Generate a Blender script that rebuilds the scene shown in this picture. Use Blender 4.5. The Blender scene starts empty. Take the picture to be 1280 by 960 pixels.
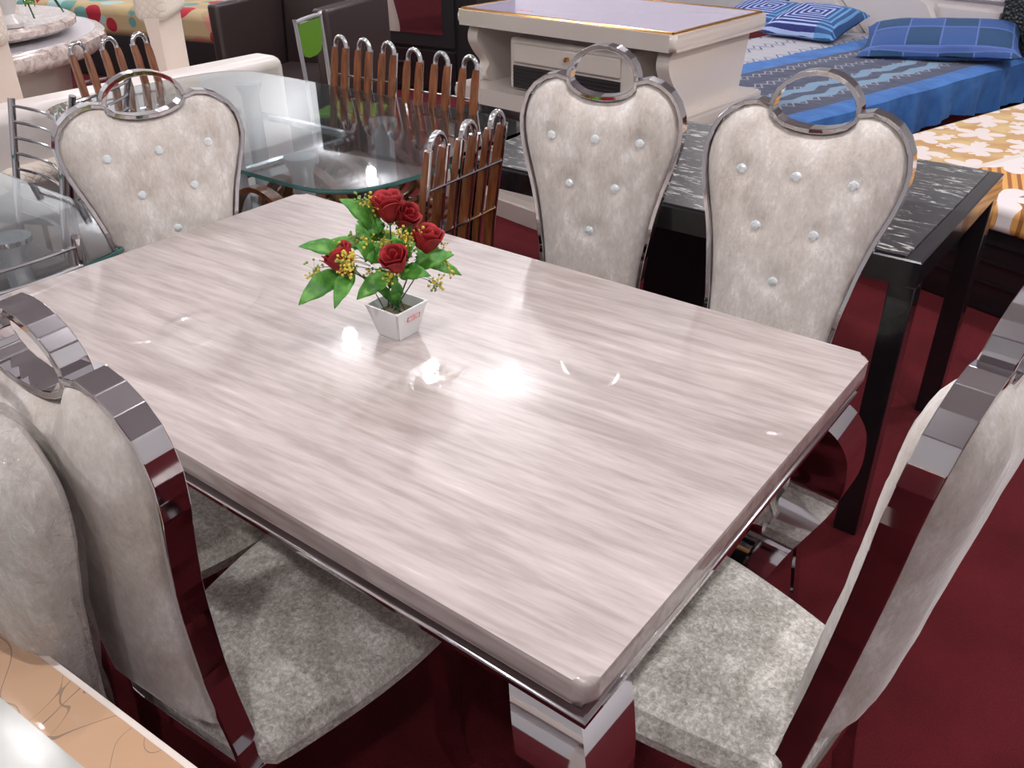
import bpy, bmesh, math, random
from math import sin, cos, pi, sqrt, radians, atan2, exp
from mathutils import Vector, Matrix, geometry, noise
random.seed(7)
SC = bpy.context.scene
COL = SC.collection

# ------------------------------------------------------------------ node helpers
class X:
    """socket wrapper so that procedural patterns can be written as formulas"""
    nt = None
    def __init__(s, v): s.v = v
def _m(op, *a):
    n = X.nt.nodes.new('ShaderNodeMath'); n.operation = op
    for i, q in enumerate(a):
        if isinstance(q, X): q = q.v
        if isinstance(q, (int, float)): n.inputs[i].default_value = q
        else: X.nt.links.new(q, n.inputs[i])
    return X(n.outputs[0])
for nm, op in (('__add__', 'ADD'), ('__sub__', 'SUBTRACT'), ('__mul__', 'MULTIPLY'), ('__truediv__', 'DIVIDE')):
    setattr(X, nm, (lambda op: lambda s, o: _m(op, s, o))(op))
X.__radd__ = lambda s, o: _m('ADD', o, s)
X.__rsub__ = lambda s, o: _m('SUBTRACT', o, s)
X.__rmul__ = lambda s, o: _m('MULTIPLY', o, s)
X.__gt__ = lambda s, o: _m('GREATER_THAN', s, o)
X.__lt__ = lambda s, o: _m('LESS_THAN', s, o)
def fabs(a): return _m('ABSOLUTE', a)
def frac(a): return _m('FRACT', a)
def fsin(a): return _m('SINE', a)
def flr(a): return _m('FLOOR', a)
def fmax(a, b): return _m('MAXIMUM', a, b)
def fmin(a, b): return _m('MINIMUM', a, b)
def fsqrt(a): return _m('SQRT', a)
def fatan2(a, b): return _m('ARCTAN2', a, b)
def frange(a, lo, hi): return (a > lo) * (a < hi)

class Mat:
    def __init__(s, name, color=(.8, .8, .8), rough=.5, metal=0, coat=0, spec=.5, coat_rough=.03, sheen=0, trans=0, ior=1.5, bump=None):
        s.m = bpy.data.materials.new(name); s.m.use_nodes = True
        s.nt = s.m.node_tree; X.nt = s.nt
        s.b = s.nt.nodes['Principled BSDF']
        b = s.b.inputs
        b['Base Color'].default_value = (*color, 1)
        b['Roughness'].default_value = rough; b['Metallic'].default_value = metal
        b['Coat Weight'].default_value = coat; b['Coat Roughness'].default_value = coat_rough
        b['Specular IOR Level'].default_value = spec
        b['Sheen Weight'].default_value = sheen
        b['Transmission Weight'].default_value = trans; b['IOR'].default_value = ior
        if sheen: b['Sheen Roughness'].default_value = .35
    def n(s, t, **kw):
        q = s.nt.nodes.new(t)
        for k, v in kw.items():
            if k in q.inputs: q.inputs[k].default_value = v
            else: setattr(q, k, v)
        return q
    def l(s, a, b): s.nt.links.new(a.v if isinstance(a, X) else a, b)
    def obj(s, scale=(1, 1, 1), rot=(0, 0, 0)):
        c = s.n('ShaderNodeTexCoord'); m = s.n('ShaderNodeMapping')
        m.inputs['Scale'].default_value = scale; m.inputs['Rotation'].default_value = rot
        s.l(c.outputs['Object'], m.inputs['Vector']); return m.outputs[0]
    def xyz(s, vec=None):
        X.nt = s.nt
        p = s.n('ShaderNodeSeparateXYZ'); s.l(vec if vec is not None else s.obj(), p.inputs[0])
        return X(p.outputs[0]), X(p.outputs[1]), X(p.outputs[2])
    def noise(s, vec, scale=5, detail=4, rough=.5, dist=0):
        q = s.n('ShaderNodeTexNoise'); s.l(vec, q.inputs['Vector'])
        q.inputs['Scale'].default_value = scale; q.inputs['Detail'].default_value = detail
        q.inputs['Roughness'].default_value = rough; q.inputs['Distortion'].default_value = dist
        return X(q.outputs['Fac'])
    def ramp(s, fac, stops, interp='LINEAR'):
        r = s.n('ShaderNodeValToRGB'); r.color_ramp.interpolation = interp
        e = r.color_ramp.elements
        while len(e) < len(stops): e.new(.5)
        for i, (p, c) in enumerate(stops): e[i].position = p; e[i].color = (*c, 1)
        s.l(fac, r.inputs[0]); return r.outputs[0]
    def mix(s, fac, a, b):
        q = s.n('ShaderNodeMix', data_type='RGBA')
        for i, v in ((0, fac), (6, a), (7, b)):
            if isinstance(v, X): v = v.v
            if isinstance(v, (tuple, list)): q.inputs[i].default_value = (*v, 1)
            elif isinstance(v, (int, float)): q.inputs[i].default_value = v
            else: s.nt.links.new(v, q.inputs[i])
        return q.outputs[2]
    def color(s, c): s.l(c, s.b.inputs['Base Color']); return s
    def bump(s, h, strength=.3, dist=.01):
        q = s.n('ShaderNodeBump'); q.inputs['Strength'].default_value = strength; q.inputs['Distance'].default_value = dist
        s.l(h, q.inputs['Height']); s.l(q.outputs[0], s.b.inputs['Normal']); return s

M = {}
# stainless steel and chrome
M['steel'] = Mat('polished_steel', (.68, .655, .67), .05, 1)
M['chrome'] = Mat('chrome_tube', (.78, .78, .8), .06, 1)
t = Mat('crushed_velvet', (.6, .55, .5), .85, sheen=.35)
v = t.obj((1, 1, .5)); a = t.noise(v, 24, 8, .74, .15); b2 = t.noise(t.obj((1, 1, .4)), 170, 4, .7, .2); c2 = t.noise(v, 6, 2)
f = a * .7 + b2 * .35 + c2 * .3
t.color(t.ramp(f, [(.48, (.40, .35, .31)), (.62, (.53, .475, .43)), (.72, (.60, .55, .51)), (.88, (.80, .77, .74))])).bump(a + b2 * .5, .25, .006)
M['velvet'] = t
t = Mat('seat_velvet', (.6, .55, .5), .8, sheen=.5)
v = t.obj((1, 1, 1)); a = t.noise(v, 15, 8, .72, .35); b2 = t.noise(v, 130, 5, .75, .6)
f = a * .5 + b2 * .65
t.color(t.ramp(f, [(.45, (.30, .275, .235)), (.54, (.47, .445, .395)), (.61, (.64, .61, .55)), (.70, (.90, .88, .84))])).bump(b2, .4, .006)
M['seat'] = t
# marble of the main table
t = Mat('striped_marble', (.8, .7, .7), .33, coat=1, coat_rough=.022)
v = t.obj((1, 1, 1), (0, 0, radians(-4)))
w = t.n('ShaderNodeMapping'); w.inputs['Scale'].default_value = (2.4, 20, 20); t.l(v, w.inputs[0])
a = t.noise(w.outputs[0], 1.3, 5, .62, .35)
w2 = t.n('ShaderNodeMapping'); w2.inputs['Scale'].default_value = (7, 75, 75); t.l(v, w2.inputs[0])
b2 = t.noise(w2.outputs[0], 1.1, 3, .6, .3)
c2 = t.noise(v, 2.3, 2)
f = a * .52 + b2 * .40 + c2 * .18
t.color(t.ramp(f, [(.38, (.33, .272, .25)), (.48, (.395, .335, .315)), (.56, (.47, .403, .385)), (.64, (.53, .462, .445)), (.76, (.68, .625, .605))]))
M['marble'] = t
# black patterned glass top
t = Mat('black_marbled_glass', (.012, .012, .014), .3, coat=1, coat_rough=.02)
w = t.obj((9, 42, 1)); a = t.noise(w, 1.5, 5, .65, 1.0); g = t.noise(t.obj(), 6, 2)
f = (a + g * .2 - .655) * 14
f = fmin(fmax(f, 0), 1)
t.color(t.mix(f, (.012, .012, .015), (.55, .54, .5)))
M['blackmarble'] = t
M['brown_top'] = Mat('dark_brown_top', (.035, .022, .016), .25, coat=.5)
M['gloss_black'] = Mat('glossy_black_lacquer', (.01, .01, .012), .18, coat=.6)
M['sat_black'] = Mat('satin_black_wood', (.012, .011, .013), .4)
M['leather_black'] = Mat('black_leather', (.01, .01, .014), .4)
t = Mat('brown_leather', (.035, .022, .022), .38); t.bump(t.noise(t.obj(), 120, 2), .15, .003); M['brown_leather'] = t
t = Mat('red_carpet', (.16, .006, .012), .95, spec=.1, sheen=.35)
t.b.inputs['Sheen Tint'].default_value = (.5, .12, .14, 1); v = t.obj(); a = t.noise(v, 4, 4); b2 = t.noise(v, 260, 3)
t.color(t.ramp(a * .5 + b2 * .5, [(.35, (.055, .006, .008)), (.65, (.105, .011, .015))])).bump(b2, .6, .004); M['carpet'] = t
M['white_lacquer'] = Mat('cream_lacquer', (.66, .59, .54), .2, coat=.6)
M['white_leather'] = Mat('white_leather', (.72, .66, .63), .3)
M['lavender_glass'] = Mat('lavender_glass', (.62, .55, .74), .12, coat=.8)
M['gold'] = Mat('gold_trim', (.8, .45, .16), .2, 1)
t = Mat('table_glass', (.72, .80, .82), .02, trans=1, ior=1.5); M['glass'] = t
t = Mat('glass_edge_green', (.12, .32, .30), .08, trans=.5); M['glass_edge'] = t
t = Mat('smoked_shelf_glass', (.55, .66, .67), .05, trans=.75); M['shelf_glass'] = t
t = Mat('bent_wood', (.3, .1, .035), .28, coat=.6)
w = t.obj((60, 60, 5)); a = t.noise(w, 1, 3)
t.color(t.ramp(a, [(.35, (.13, .036, .010)), (.65, (.27, .09, .028))])); M['wood'] = t
M['plastic_hard'] = Mat('clear_crystal', (.9, .93, .95), .02, trans=.6, ior=1.6)
M['crystal'] = Mat('crystal_button', (.80, .86, .88), .05, .35, coat=1)
t = Mat('plastic_film', (1, 1, 1), .1)
X.nt = t.nt
tr = t.n('ShaderNodeBsdfTransparent'); gl = t.n('ShaderNodeBsdfGlossy'); gl.inputs['Roughness'].default_value = .07
mx = t.n('ShaderNodeMixShader'); out = t.nt.nodes['Material Output']
lw = t.n('ShaderNodeLayerWeight'); lw.inputs['Blend'].default_value = .35
nz = t.noise(t.obj(), 42, 4, .65, 1.8)
bp = t.n('ShaderNodeBump'); bp.inputs['Strength'].default_value = .8; bp.inputs['Distance'].default_value = .02
t.l(nz, bp.inputs['Height']); t.l(bp.outputs[0], gl.inputs['Normal']); t.l(bp.outputs[0], lw.inputs['Normal'])
t.l(fmin(X(lw.outputs['Fresnel']) * .6 + .02, .7), mx.inputs[0]); t.l(tr.outputs[0], mx.inputs[1]); t.l(gl.outputs[0], mx.inputs[2]); t.l(mx.outputs[0], out.inputs[0])
M['film'] = t
# flowers
t = Mat('rose_red', (.42, .006, .012), .7); a = t.noise(t.obj(), 60, 2); t.color(t.ramp(a, [(.3, (.20, .003, .007)), (.7, (.40, .008, .014))])); M['rose'] = t
t = Mat('leaf_green', (.08, .28, .03), .45); x, y, z = t.xyz(); a = t.noise(t.obj(), 45, 3)
t.color(t.ramp(a, [(.3, (.03, .15, .018)), (.5, (.075, .27, .03)), (.72, (.16, .42, .06))])); M['leaf'] = t
M['stem'] = Mat('stem_green', (.02, .09, .03), .5)
M['yellow'] = Mat('filler_yellow', (.62, .5, .06), .6); M['palegreen'] = Mat('filler_green', (.22, .33, .09), .6)
M['foam'] = Mat('brown_foam', (.2, .155, .1), .9); M['pot'] = Mat('white_ceramic', (.78, .78, .78), .3, coat=.3)
M['label_red'] = Mat('label_red', (.65, .16, .15), .5); M['paper'] = Mat('label_paper', (.82, .72, .7), .6)
M['white'] = Mat('white_ceramic_vase', (.78, .76, .75), .25, coat=.4)
M['pink'] = Mat('pink_petal', (.7, .06, .09), .6); M['cream_petal'] = Mat('cream_petal', (.85, .7, .55), .6)
t = Mat('peach_border', (.72, .46, .29), .25, coat=.8); v = t.obj()
n1 = t.noise(v, 4.5, 1, .4, 1.2); n2 = t.noise(t.obj((1.4, 1, 1), (0, 0, 1.1)), 5.5, 1, .4, 1.6)
ln = fmax(fabs(n1 - .5) < .0035, fabs(n2 - .47) < .003)
t.color(t.mix(ln, (.47, .295, .18), (.26, .17, .12))); M['peach'] = t
M['milk_glass'] = Mat('milk_white_glass', (.42, .42, .39), .15, coat=1)
t = Mat('quilted_cream', (.78, .68, .58), .75, sheen=.2); x, y, z = t.xyz(); g = (x + y) * 26
d1 = fabs(frac(g + z * 26) - .5); d2 = fabs(frac(g - z * 26) - .5); t.bump(fmin(fmin(d1, d2) * 5, 1), .35, .006); t.color(t.mix(fmin(fmin(d1, d2) * 10, 1), (.66, .57, .49), (.78, .68, .59))); M['quilt'] = t
M['cream_cloth'] = Mat('cream_chair_cover', (.74, .62, .54), .85, sheen=.2)
t = Mat('pink_granite', (.6, .5, .48), .25, coat=.8); a = t.noise(t.obj(), 22, 5, .65, .6)
t.color(t.ramp(a, [(.35, (.3, .23, .22)), (.48, (.55, .45, .42)), (.62, (.72, .62, .58))])); M['granite'] = t
M['white_top'] = Mat('white_stone_top', (.66, .63, .68), .18, coat=.6)
t = Mat('stone_drum', (.5, .42, .38), .3, coat=.4); x, y, z = t.xyz(); a = t.noise(t.obj((3, 3, 1)), 4, 1)
t.color(t.mix(frange(z, .34, .46), (.62, .53, .48), t.ramp(a, [(.4, (.2, .16, .13)), (.6, (.5, .44, .37))]))); M['drum'] = t
t = Mat('mirror_glass', (.7, .7, .72), .01, 1); M['mirror'] = t
M['green_plastic'] = Mat('green_acrylic', (.12, .3, .03), .15, coat=.5)
M['grey_metal'] = Mat('grey_painted_metal', (.42, .41, .44), .3, .3)
M['ceiling'] = Mat('ceiling_paint', (.62, .62, .64), .8); M['wall'] = Mat('wall_paint', (.66, .67, .68), .8)
M['red_seat'] = Mat('red_seat_pad', (.3, .06, .05), .6)
M['dark_slot'] = Mat('dark_louvre', (.03, .025, .028), .4)
t = Mat('padded_white', (.64, .59, .58), .4); M['padwhite'] = t
# blue bed sheet: local x across the bed (0..1.7), y along (0..2.4)
t = Mat('blue_bed_sheet', (.1, .2, .5), .8, sheen=.1)
x, y, z = t.xyz()
wob = fabs(frac(y * 4.2) - .5) * .07 + fabs(frac(y * 2.2 + .3) - .5) * .06
def zig(xx, yy, period, f, amp, wd):
    q = frac((xx + fabs(frac(yy * f) - .5) * amp) / period)
    return (q < wd)
zg = fmax(zig(x, y, .26, 9, .12, .06), zig(x + .05, y, .26, 9, .12, .045))
cgrey = t.mix(zg, (.36, .36, .40), (.04, .05, .16))
lines = frac(y * 9) < .06
cgrey = t.mix(lines * .6, cgrey, (.25, .25, .32))
zg2 = fmax(zig(x + .02, y, .17, 10, .10, .07), zig(x + .05, y + .02, .17, 10, .08, .06))
cdark = t.mix(zg2 * .7, (.045, .055, .10), (.36, .36, .42))
xs = x + wob
stripe = fmax(frange(xs, 1.32, 1.385), frange(xs, 1.45, 1.51))
c = t.mix(stripe, cdark, (.15, .25, .36))
cblue = t.ramp(t.noise(t.obj(), 5, 4, .6, .5), [(.3, (.018, .09, .30)), (.7, (.045, .17, .47))])
c = t.mix(frange(x, .74, .9), c, cblue)
c = t.mix(x < .74, c, cgrey)
side = fmax(x > 1.605, z < .475)
c = t.mix(side, c, cblue)
t.color(c).bump(t.noise(t.obj(), 9, 3), .5, .03); M['bluesheet'] = t
# golden sheet: local x across 0..1.6 , y along
t = Mat('golden_flower_sheet', (.5, .3, .1), .8)
x, y, z = t.xyz()
def flowers(px, py, cell, R, seed):
    gx = px / cell; row = flr(py / cell); gx = gx + row * .5
    gy = py / cell
    fx = frac(gx) - .5; fy = frac(gy) - .5
    r = fsqrt(fx * fx + fy * fy); th = fatan2(fy, fx)
    return r < (R * (.38 + .62 * fabs(fsin(th * 2.5 + seed))))
fl = fmax(flowers(x + .05, y, .24, .46, 0), flowers(x + .17, y + .13, .15, .26, 1))
tan_ = t.ramp(t.noise(t.obj(), 7, 2), [(.35, (.44, .25, .10)), (.65, (.56, .40, .20))])
band = t.mix(fl, tan_, (.66, .58, .56))
st = frac((x * .6 + y * .35) * 42) < .42
ribs = t.mix(st, (.60, .30, .085), (.28, .10, .02))
fl2 = flowers(x + .33, y + .12, .42, .33, .5)
ribs = t.mix(fl2, ribs, (.66, .60, .60))
diag = x - y * .08
c = t.mix(diag > .43, band, ribs); c = t.mix(frange(diag, .41, .44), c, (.62, .55, .5))
t.color(c).bump(t.noise(t.obj(), 6, 2), .3, .02); M['goldsheet'] = t
t = Mat('floral_multi_sheet', (.5, .4, .3), .8); vo = t.n('ShaderNodeTexVoronoi'); vo.inputs['Scale'].default_value = 5.5; t.l(t.obj(), vo.inputs['Vector'])
sp = t.n('ShaderNodeSeparateColor'); t.l(vo.outputs['Color'], sp.inputs[0])
cc = t.ramp(X(sp.outputs[0]), [(0, (.4, .01, .03)), (.22, (.12, .3, .27)), (.42, (.42, .3, .17)), (.6, (.35, .5, .5)), (.75, (.5, .38, .2)), (.9, (.6, .25, .2))], 'CONSTANT'); t.color(t.mix(X(vo.outputs['Distance']) > .55, cc, (.48, .36, .2))); M['multisheet'] = t
t = Mat('blue_check_pillow', (.05, .15, .4), .8); x, y, z = t.xyz()
k = frac(flr(x * 5.5 + 20) * .5 + flr(y * 4.4 + 20) * .5) > .25
c = t.mix(k, (.008, .05, .12), (.026, .075, .235)); ln = fmax(fabs(frac(y * 4.4) - .5) > .46, frac(x * 5.5) < .05)
c = t.mix(ln, c, (.08, .14, .38)); rib = frac(y * 60) < .4; c = t.mix(rib * .35, c, (.02, .05, .2)); t.color(c); M['check'] = t
t = Mat('blue_maze_pillow', (.05, .1, .4), .8); x, y, z = t.xyz()
r = fmax(fabs(x - .02), fabs(y) * 1.3); k = frac(r * 26) < .38; c = t.mix(k, (.015, .02, .14), (.32, .42, .68)); t.color(t.mix(x > .12, c, t.mix(k, (.02, .07, .2), (.1, .26, .5)))); M['maze'] = t
t = Mat('bed_pilaster', (.012, .014, .014), .35); vo = t.n('ShaderNodeTexVoronoi'); vo.inputs['Scale'].default_value = 60; t.l(t.obj(), vo.inputs['Vector']); t.bump(X(vo.outputs['Distance']), .7, .01); M['pilaster'] = t
M = {k: v.m for k, v in M.items()}

# ------------------------------------------------------------------ object helpers
def tag(o, label=None, cat=None, group=None, kind=None):
    if label: o['label'] = label
    if cat: o['category'] = cat
    if group: o['group'] = group
    if kind: o['kind'] = kind
    return o
def thing(name, label, cat, loc=(0, 0, 0), rz=0, group=None):
    o = bpy.data.objects.new(name, None); COL.objects.link(o); o.location = loc; o.rotation_euler = (0, 0, rz)
    o.empty_display_size = .05
    return tag(o, label, cat, group)
def obj(name, bm, mat, parent=None, smooth=True, label=None):
    me = bpy.data.meshes.new(name)
    bmesh.ops.recalc_face_normals(bm, faces=bm.faces[:])
    bm.to_mesh(me); bm.free()
    for m in (mat if isinstance(mat, (list, tuple)) else [mat]): me.materials.append(m)
    if smooth:
        for p in me.polygons: p.use_smooth = True
        me.set_sharp_from_angle(angle=radians(38))
        for p in me.polygons:
            if p.area > .008 and max(abs(q) for q in p.normal) > .995: p.use_smooth = False
    o = bpy.data.objects.new(name, me); COL.objects.link(o)
    if parent: o.parent = parent
    if label: o['label'] = label
    return o
def copy_tree(o, parent=None):
    c = o.copy(); COL.objects.link(c)
    if parent: c.parent = parent
    for ch in list(o.children): copy_tree(ch, c)
    return c
def BM(): return bmesh.new()
def box(bm, c, s, bev=0, seg=2, rot=None):
    r = bmesh.ops.create_cube(bm, size=1)
    vs = r['verts']
    bmesh.ops.scale(bm, vec=Vector(s), verts=vs)
    if bev:
        es = list({e for v in vs for e in v.link_edges})
        rr = bmesh.ops.bevel(bm, geom=es, offset=bev, segments=seg, profile=.5, affect='EDGES')
        vs = list({v for f in rr['faces'] for v in f.verts} | {v for v in vs if v.is_valid})
        vs = [v for v in vs if v.is_valid]
    if rot: bmesh.ops.rotate(bm, cent=(0, 0, 0), matrix=Matrix.Rotation(rot[0], 3, rot[1]), verts=vs)
    bmesh.ops.translate(bm, vec=Vector(c), verts=vs)
    return vs
def tube(bm, pts, r, n=10, closed=False, cap=True):
    pts = [Vector(p) for p in pts]; N = len(pts)
    rs = r if isinstance(r, (list, tuple)) else [r] * N
    rings = []; up = None
    for i, p in enumerate(pts):
        if closed: t = (pts[(i + 1) % N] - pts[i - 1])
        else: t = pts[min(i + 1, N - 1)] - pts[max(i - 1, 0)]
        t.normalize()
        if up is None:
            up = Vector((0, 0, 1)) if abs(t.z) < .9 else Vector((1, 0, 0))
        side = t.cross(up)
        if side.length < 1e-4: side = t.orthogonal()
        side.normalize(); up = side.cross(t).normalized()
        rings.append([bm.verts.new(p + (side * cos(2 * pi * k / n) + up * sin(2 * pi * k / n)) * rs[i]) for k in range(n)])
    L = N if closed else N - 1
    for i in range(L):
        a, b = rings[i], rings[(i + 1) % N]
        for k in range(n): bm.faces.new((a[k], a[(k + 1) % n], b[(k + 1) % n], b[k]))
    if cap and not closed:
        bm.faces.new(rings[0][::-1]); bm.faces.new(rings[-1])
def prism(bm, poly, z0, z1, bev=0, seg=2):
    """poly: list of (x,y) counter-clockwise"""
    a = [bm.verts.new((x, y, z0)) for x, y in poly]; b = [bm.verts.new((x, y, z1)) for x, y in poly]
    n = len(poly); fs = [bm.faces.new(a[::-1]), bm.faces.new(b)]
    for i in range(n): fs.append(bm.faces.new((a[i], a[(i + 1) % n], b[(i + 1) % n], b[i])))
    if bev:
        es = [e for f in fs[:2] for e in f.edges]
        bmesh.ops.bevel(bm, geom=es, offset=bev, segments=seg, profile=.5, affect='EDGES')
    return a + b
def rrect(x0, x1, y0, y1, r, n=5):
    o = []
    for cx, cy, a0 in ((x1 - r, y1 - r, 0), (x0 + r, y1 - r, pi / 2), (x0 + r, y0 + r, pi), (x1 - r, y0 + r, 1.5 * pi)):
        for k in range(n + 1):
            a = a0 + pi / 2 * k / n; o.append((cx + r * cos(a), cy + r * sin(a)))
    return o
def lathe(bm, prof, n=24, c=(0, 0, 0), cap=True):
    rings = []
    for r, z in prof:
        rings.append([bm.verts.new((c[0] + r * cos(2 * pi * k / n), c[1] + r * sin(2 * pi * k / n), c[2] + z)) for k in range(n)])
    for i in range(len(prof) - 1):
        for k in range(n): bm.faces.new((rings[i][k], rings[i][(k + 1) % n], rings[i + 1][(k + 1) % n], rings[i + 1][k]))
    if cap and prof[0][0] > 1e-6: bm.faces.new(rings[0][::-1])
    if cap and prof[-1][0] > 1e-6: bm.faces.new(rings[-1])
    bmesh.ops.remove_doubles(bm, verts=bm.verts[:], dist=1e-6)
def dens(pl, step):
    o = []
    for a, b in zip(pl[:-1], pl[1:]):
        d = sqrt(sum((q - p) ** 2 for p, q in zip(a, b))); n = max(1, round(d / step))
        for k in range(n): o.append(tuple(p + (q - p) * k / n for p, q in zip(a, b)))
    o.append(tuple(pl[-1])); return o
def crom(pl, n=6):
    """Catmull-Rom through a list of tuples"""
    P = [pl[0]] + list(pl) + [pl[-1]]; o = []
    for i in range(1, len(P) - 2):
        for k in range(n):
            t = k / n; a, b, c, d = P[i - 1], P[i], P[i + 1], P[i + 2]
            o.append(tuple(.5 * (2 * q + (r - p) * t + (2 * p - 5 * q + 4 * r - s) * t * t + (3 * q - p - 3 * r + s) * t ** 3) for p, q, r, s in zip(a, b, c, d)))
    o.append(tuple(pl[-1])); return o
def resample(pl, step):
    L = [0]
    for a, b in zip(pl[:-1], pl[1:]): L.append(L[-1] + sqrt(sum((q - p) ** 2 for p, q in zip(a, b))))
    n = max(2, round(L[-1] / step)); o = []; j = 0
    for k in range(n + 1):
        s = L[-1] * k / n
        while j < len(L) - 2 and L[j + 1] < s: j += 1
        t = (s - L[j]) / max(L[j + 1] - L[j], 1e-9); o.append(tuple(p + (q - p) * t for p, q in zip(pl[j], pl[j + 1])))
    return o

# ------------------------------------------------------------------ heart-backed velvet chair
HALF = [(.075, 1.10), (.095, 1.106), (.120, 1.102), (.143, 1.088), (.163, 1.065), (.174, 1.035), (.177, 1.00), (.172, .96), (.160, .915), (.146, .865), (.135, .815), (.126, .76), (.119, .70), (.115, .64), (.114, .58), (.117, .52), (.122, .46)]
def band_strip(bm, path, dy, depth, thick, closed=False):
    """flat metal strap: path of (x,z), width along y, faceted"""
    N = len(path); rings = []
    for i, (x, z) in enumerate(path):
        a = path[(i - 1) % N] if (closed or i > 0) else path[i]; b = path[(i + 1) % N] if (closed or i < N - 1) else path[i]
        tx, tz = b[0] - a[0], b[1] - a[1]; l = sqrt(tx * tx + tz * tz) or 1; nx, nz = -tz / l, tx / l
        y = dy(z); h = thick / 2; w = depth / 2
        rings.append([bm.verts.new((x + nx * sx * h, y + sy * w, z + nz * sx * h)) for sx, sy in ((1, 1), (1, -1), (-1, -1), (-1, 1))])
    for i in range(N if closed else N - 1):
        a, b = rings[i], rings[(i + 1) % N]
        for k in range(4): bm.faces.new((a[k], a[(k + 1) % 4], b[(k + 1) % 4], b[k]))
    if not closed: bm.faces.new(rings[0][::-1]); bm.faces.new(rings[-1])
def make_chair(name, label, group, x0, y0, th, k, s, w=1, front_b=.034, rear_b=.042, buttons=True, wrapped=False, mat=None, sw=1, sd=.43):
    root = thing(name, label, 'chair', (x0, y0, 0), th, group)
    def dy(z):
        if z > .46: return k * (z - .76)
        return k * (z - .76) + .10 * ((.46 - z) / .46) ** 1.4
    sc = lambda p: (p[0] * w, .48 + (p[1] - .48) * s)
    half = [sc(p) for p in HALF]
    up = resample(crom(half, 5), .027)
    leg = [half[-1], (half[-1][0] + .012, .34), (half[-1][0] + .03, .17), (half[-1][0] + .045, .002)]
    legr = resample(crom(leg, 4), .06)[1:]
    lens = [sc((.075 * cos(a), 1.10 - .036 * sin(a))) for a in [pi * q / 10 for q in range(1, 10)]]
    path = [(x, z) for x, z in legr[::-1]] + up[::-1] + lens + [(-x, z) for x, z in up] + [(-x, z) for x, z in legr]
    jit = random.Random(5)
    path = [(x + jit.uniform(-.0007, .0007), z + jit.uniform(-.0007, .0007)) for x, z in path]
    if wrapped: path = [(x * .93, z if z < .6 else z - .022) for x, z in path]
    bm = BM(); band_strip(bm, path, dy, .008 if wrapped else .037, .004 if wrapped else .009)
    fr = obj('back_frame', bm, M['steel'], root, smooth=False)
    hp = [sc((.075 * cos(a), 1.10 + .066 * sin(a))) for a in [pi * q / 13 for q in range(0, 14)]]
    bm = BM(); band_strip(bm, hp, dy, .008 if wrapped else .033, .010)
    hd = obj('handle', bm, M['steel'], root, smooth=False)
    for o in (fr, hd):
        md = o.modifiers.new('edge', 'BEVEL'); md.width = .0011; md.segments = 2; md.limit_method = 'NONE'
    # padded back, both faces bulging out of the strap
    inner = [(x + (.004 if wrapped else -.006), z) for x, z in resample(crom(half, 6), .018) if z > .50]
    base = inner[-1]
    lensd = [sc((.072 * cos(a), 1.094 - .036 * sin(a))) for a in [pi * q / 12 for q in range(1, 12)]]
    outl = [(x, z) for x, z in inner[::-1]] + lensd + [(-x, z) for x, z in inner]
    outl = [(x, z - .004 if z > 1.0 * s else z) for x, z in outl]
    nb = len(outl)
    def inside(px, pz):
        c = False; j = nb - 1
        for i in range(nb):
            xi, zi = outl[i]; xj, zj = outl[j]
            if (zi > pz) != (zj > pz) and px < (xj - xi) * (pz - zi) / (zj - zi) + xi: c = not c
            j = i
        return c
    def dist(px, pz):
        m = 9
        for i in range(nb):
            ax, az = outl[i]; bx, bz = outl[(i + 1) % nb]
            vx, vz = bx - ax, bz - az; t = max(0, min(1, ((px - ax) * vx + (pz - az) * vz) / (vx * vx + vz * vz + 1e-12)))
            m = min(m, sqrt((px - ax - t * vx) ** 2 + (pz - az - t * vz) ** 2))
        return m
    pts = [Vector(p) for p in outl]; st = .0125
    zz = .49
    while zz < 1.12:
        xx = -.18
        while xx < .185:
            if inside(xx, zz) and dist(xx, zz) > .0045: pts.append(Vector((xx + (.003 if round(zz / st) % 2 else -.003), zz)))
            xx += st
        zz += st
    ed = [(i, (i + 1) % nb) for i in range(nb)]
    vo, eo, fo, _, _, _ = geometry.delaunay_2d_cdt(pts, ed, [], 1, 1e-6)
    BT = [sc(p) for p in ((-.098, .985), (0, .985), (.098, .985), (-.052, .885), (.052, .885), (0, .785))]
    bm = BM(); A = []; B = []
    for q in vo:
        d = dist(q.x, q.y); e = (1 - exp(-d / .016)) * (.75 + .25 * min(1, d / .06))
        dip = sum(exp(-((q.x - bx) ** 2 + (q.y - bz) ** 2) / (2 * .013 ** 2)) for bx, bz in BT) if buttons else 0
        wr = .0015 * noise.noise(Vector((q.x * 30, q.y * 18, 3)))
        A.append(bm.verts.new((q.x, dy(q.y) - .008 - front_b * e + dip * .008 + wr * e, q.y)))
        B.append(bm.verts.new((q.x, dy(q.y) + .010 + rear_b * e + wr * e, q.y)))
    cnt = {}
    for f in fo:
        bm.faces.new([A[i] for i in f]); bm.faces.new([B[i] for i in reversed(f)])
        for i in range(len(f)):
            e = (f[i], f[(i + 1) % len(f)]); cnt.setdefault(tuple(sorted(e)), []).append(e)
    for kk, es in cnt.items():
        if len(es) == 1:
            i, j = es[0]; bm.faces.new((A[j], A[i], B[i], B[j]))
    pad = obj('backrest', bm, mat or M['velvet'], root)
    if buttons:
        for bx, bz in BT:
            bm = BM(); bmesh.ops.create_icosphere(bm, subdivisions=2, radius=.0105)
            bmesh.ops.scale(bm, vec=(1, .55, 1), verts=bm.verts[:]); bmesh.ops.translate(bm, vec=(bx, dy(bz) - .008 - front_b + .006, bz), verts=bm.verts[:])
            obj('button', bm, M['crystal'], pad, smooth=False, label='crystal button')
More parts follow.
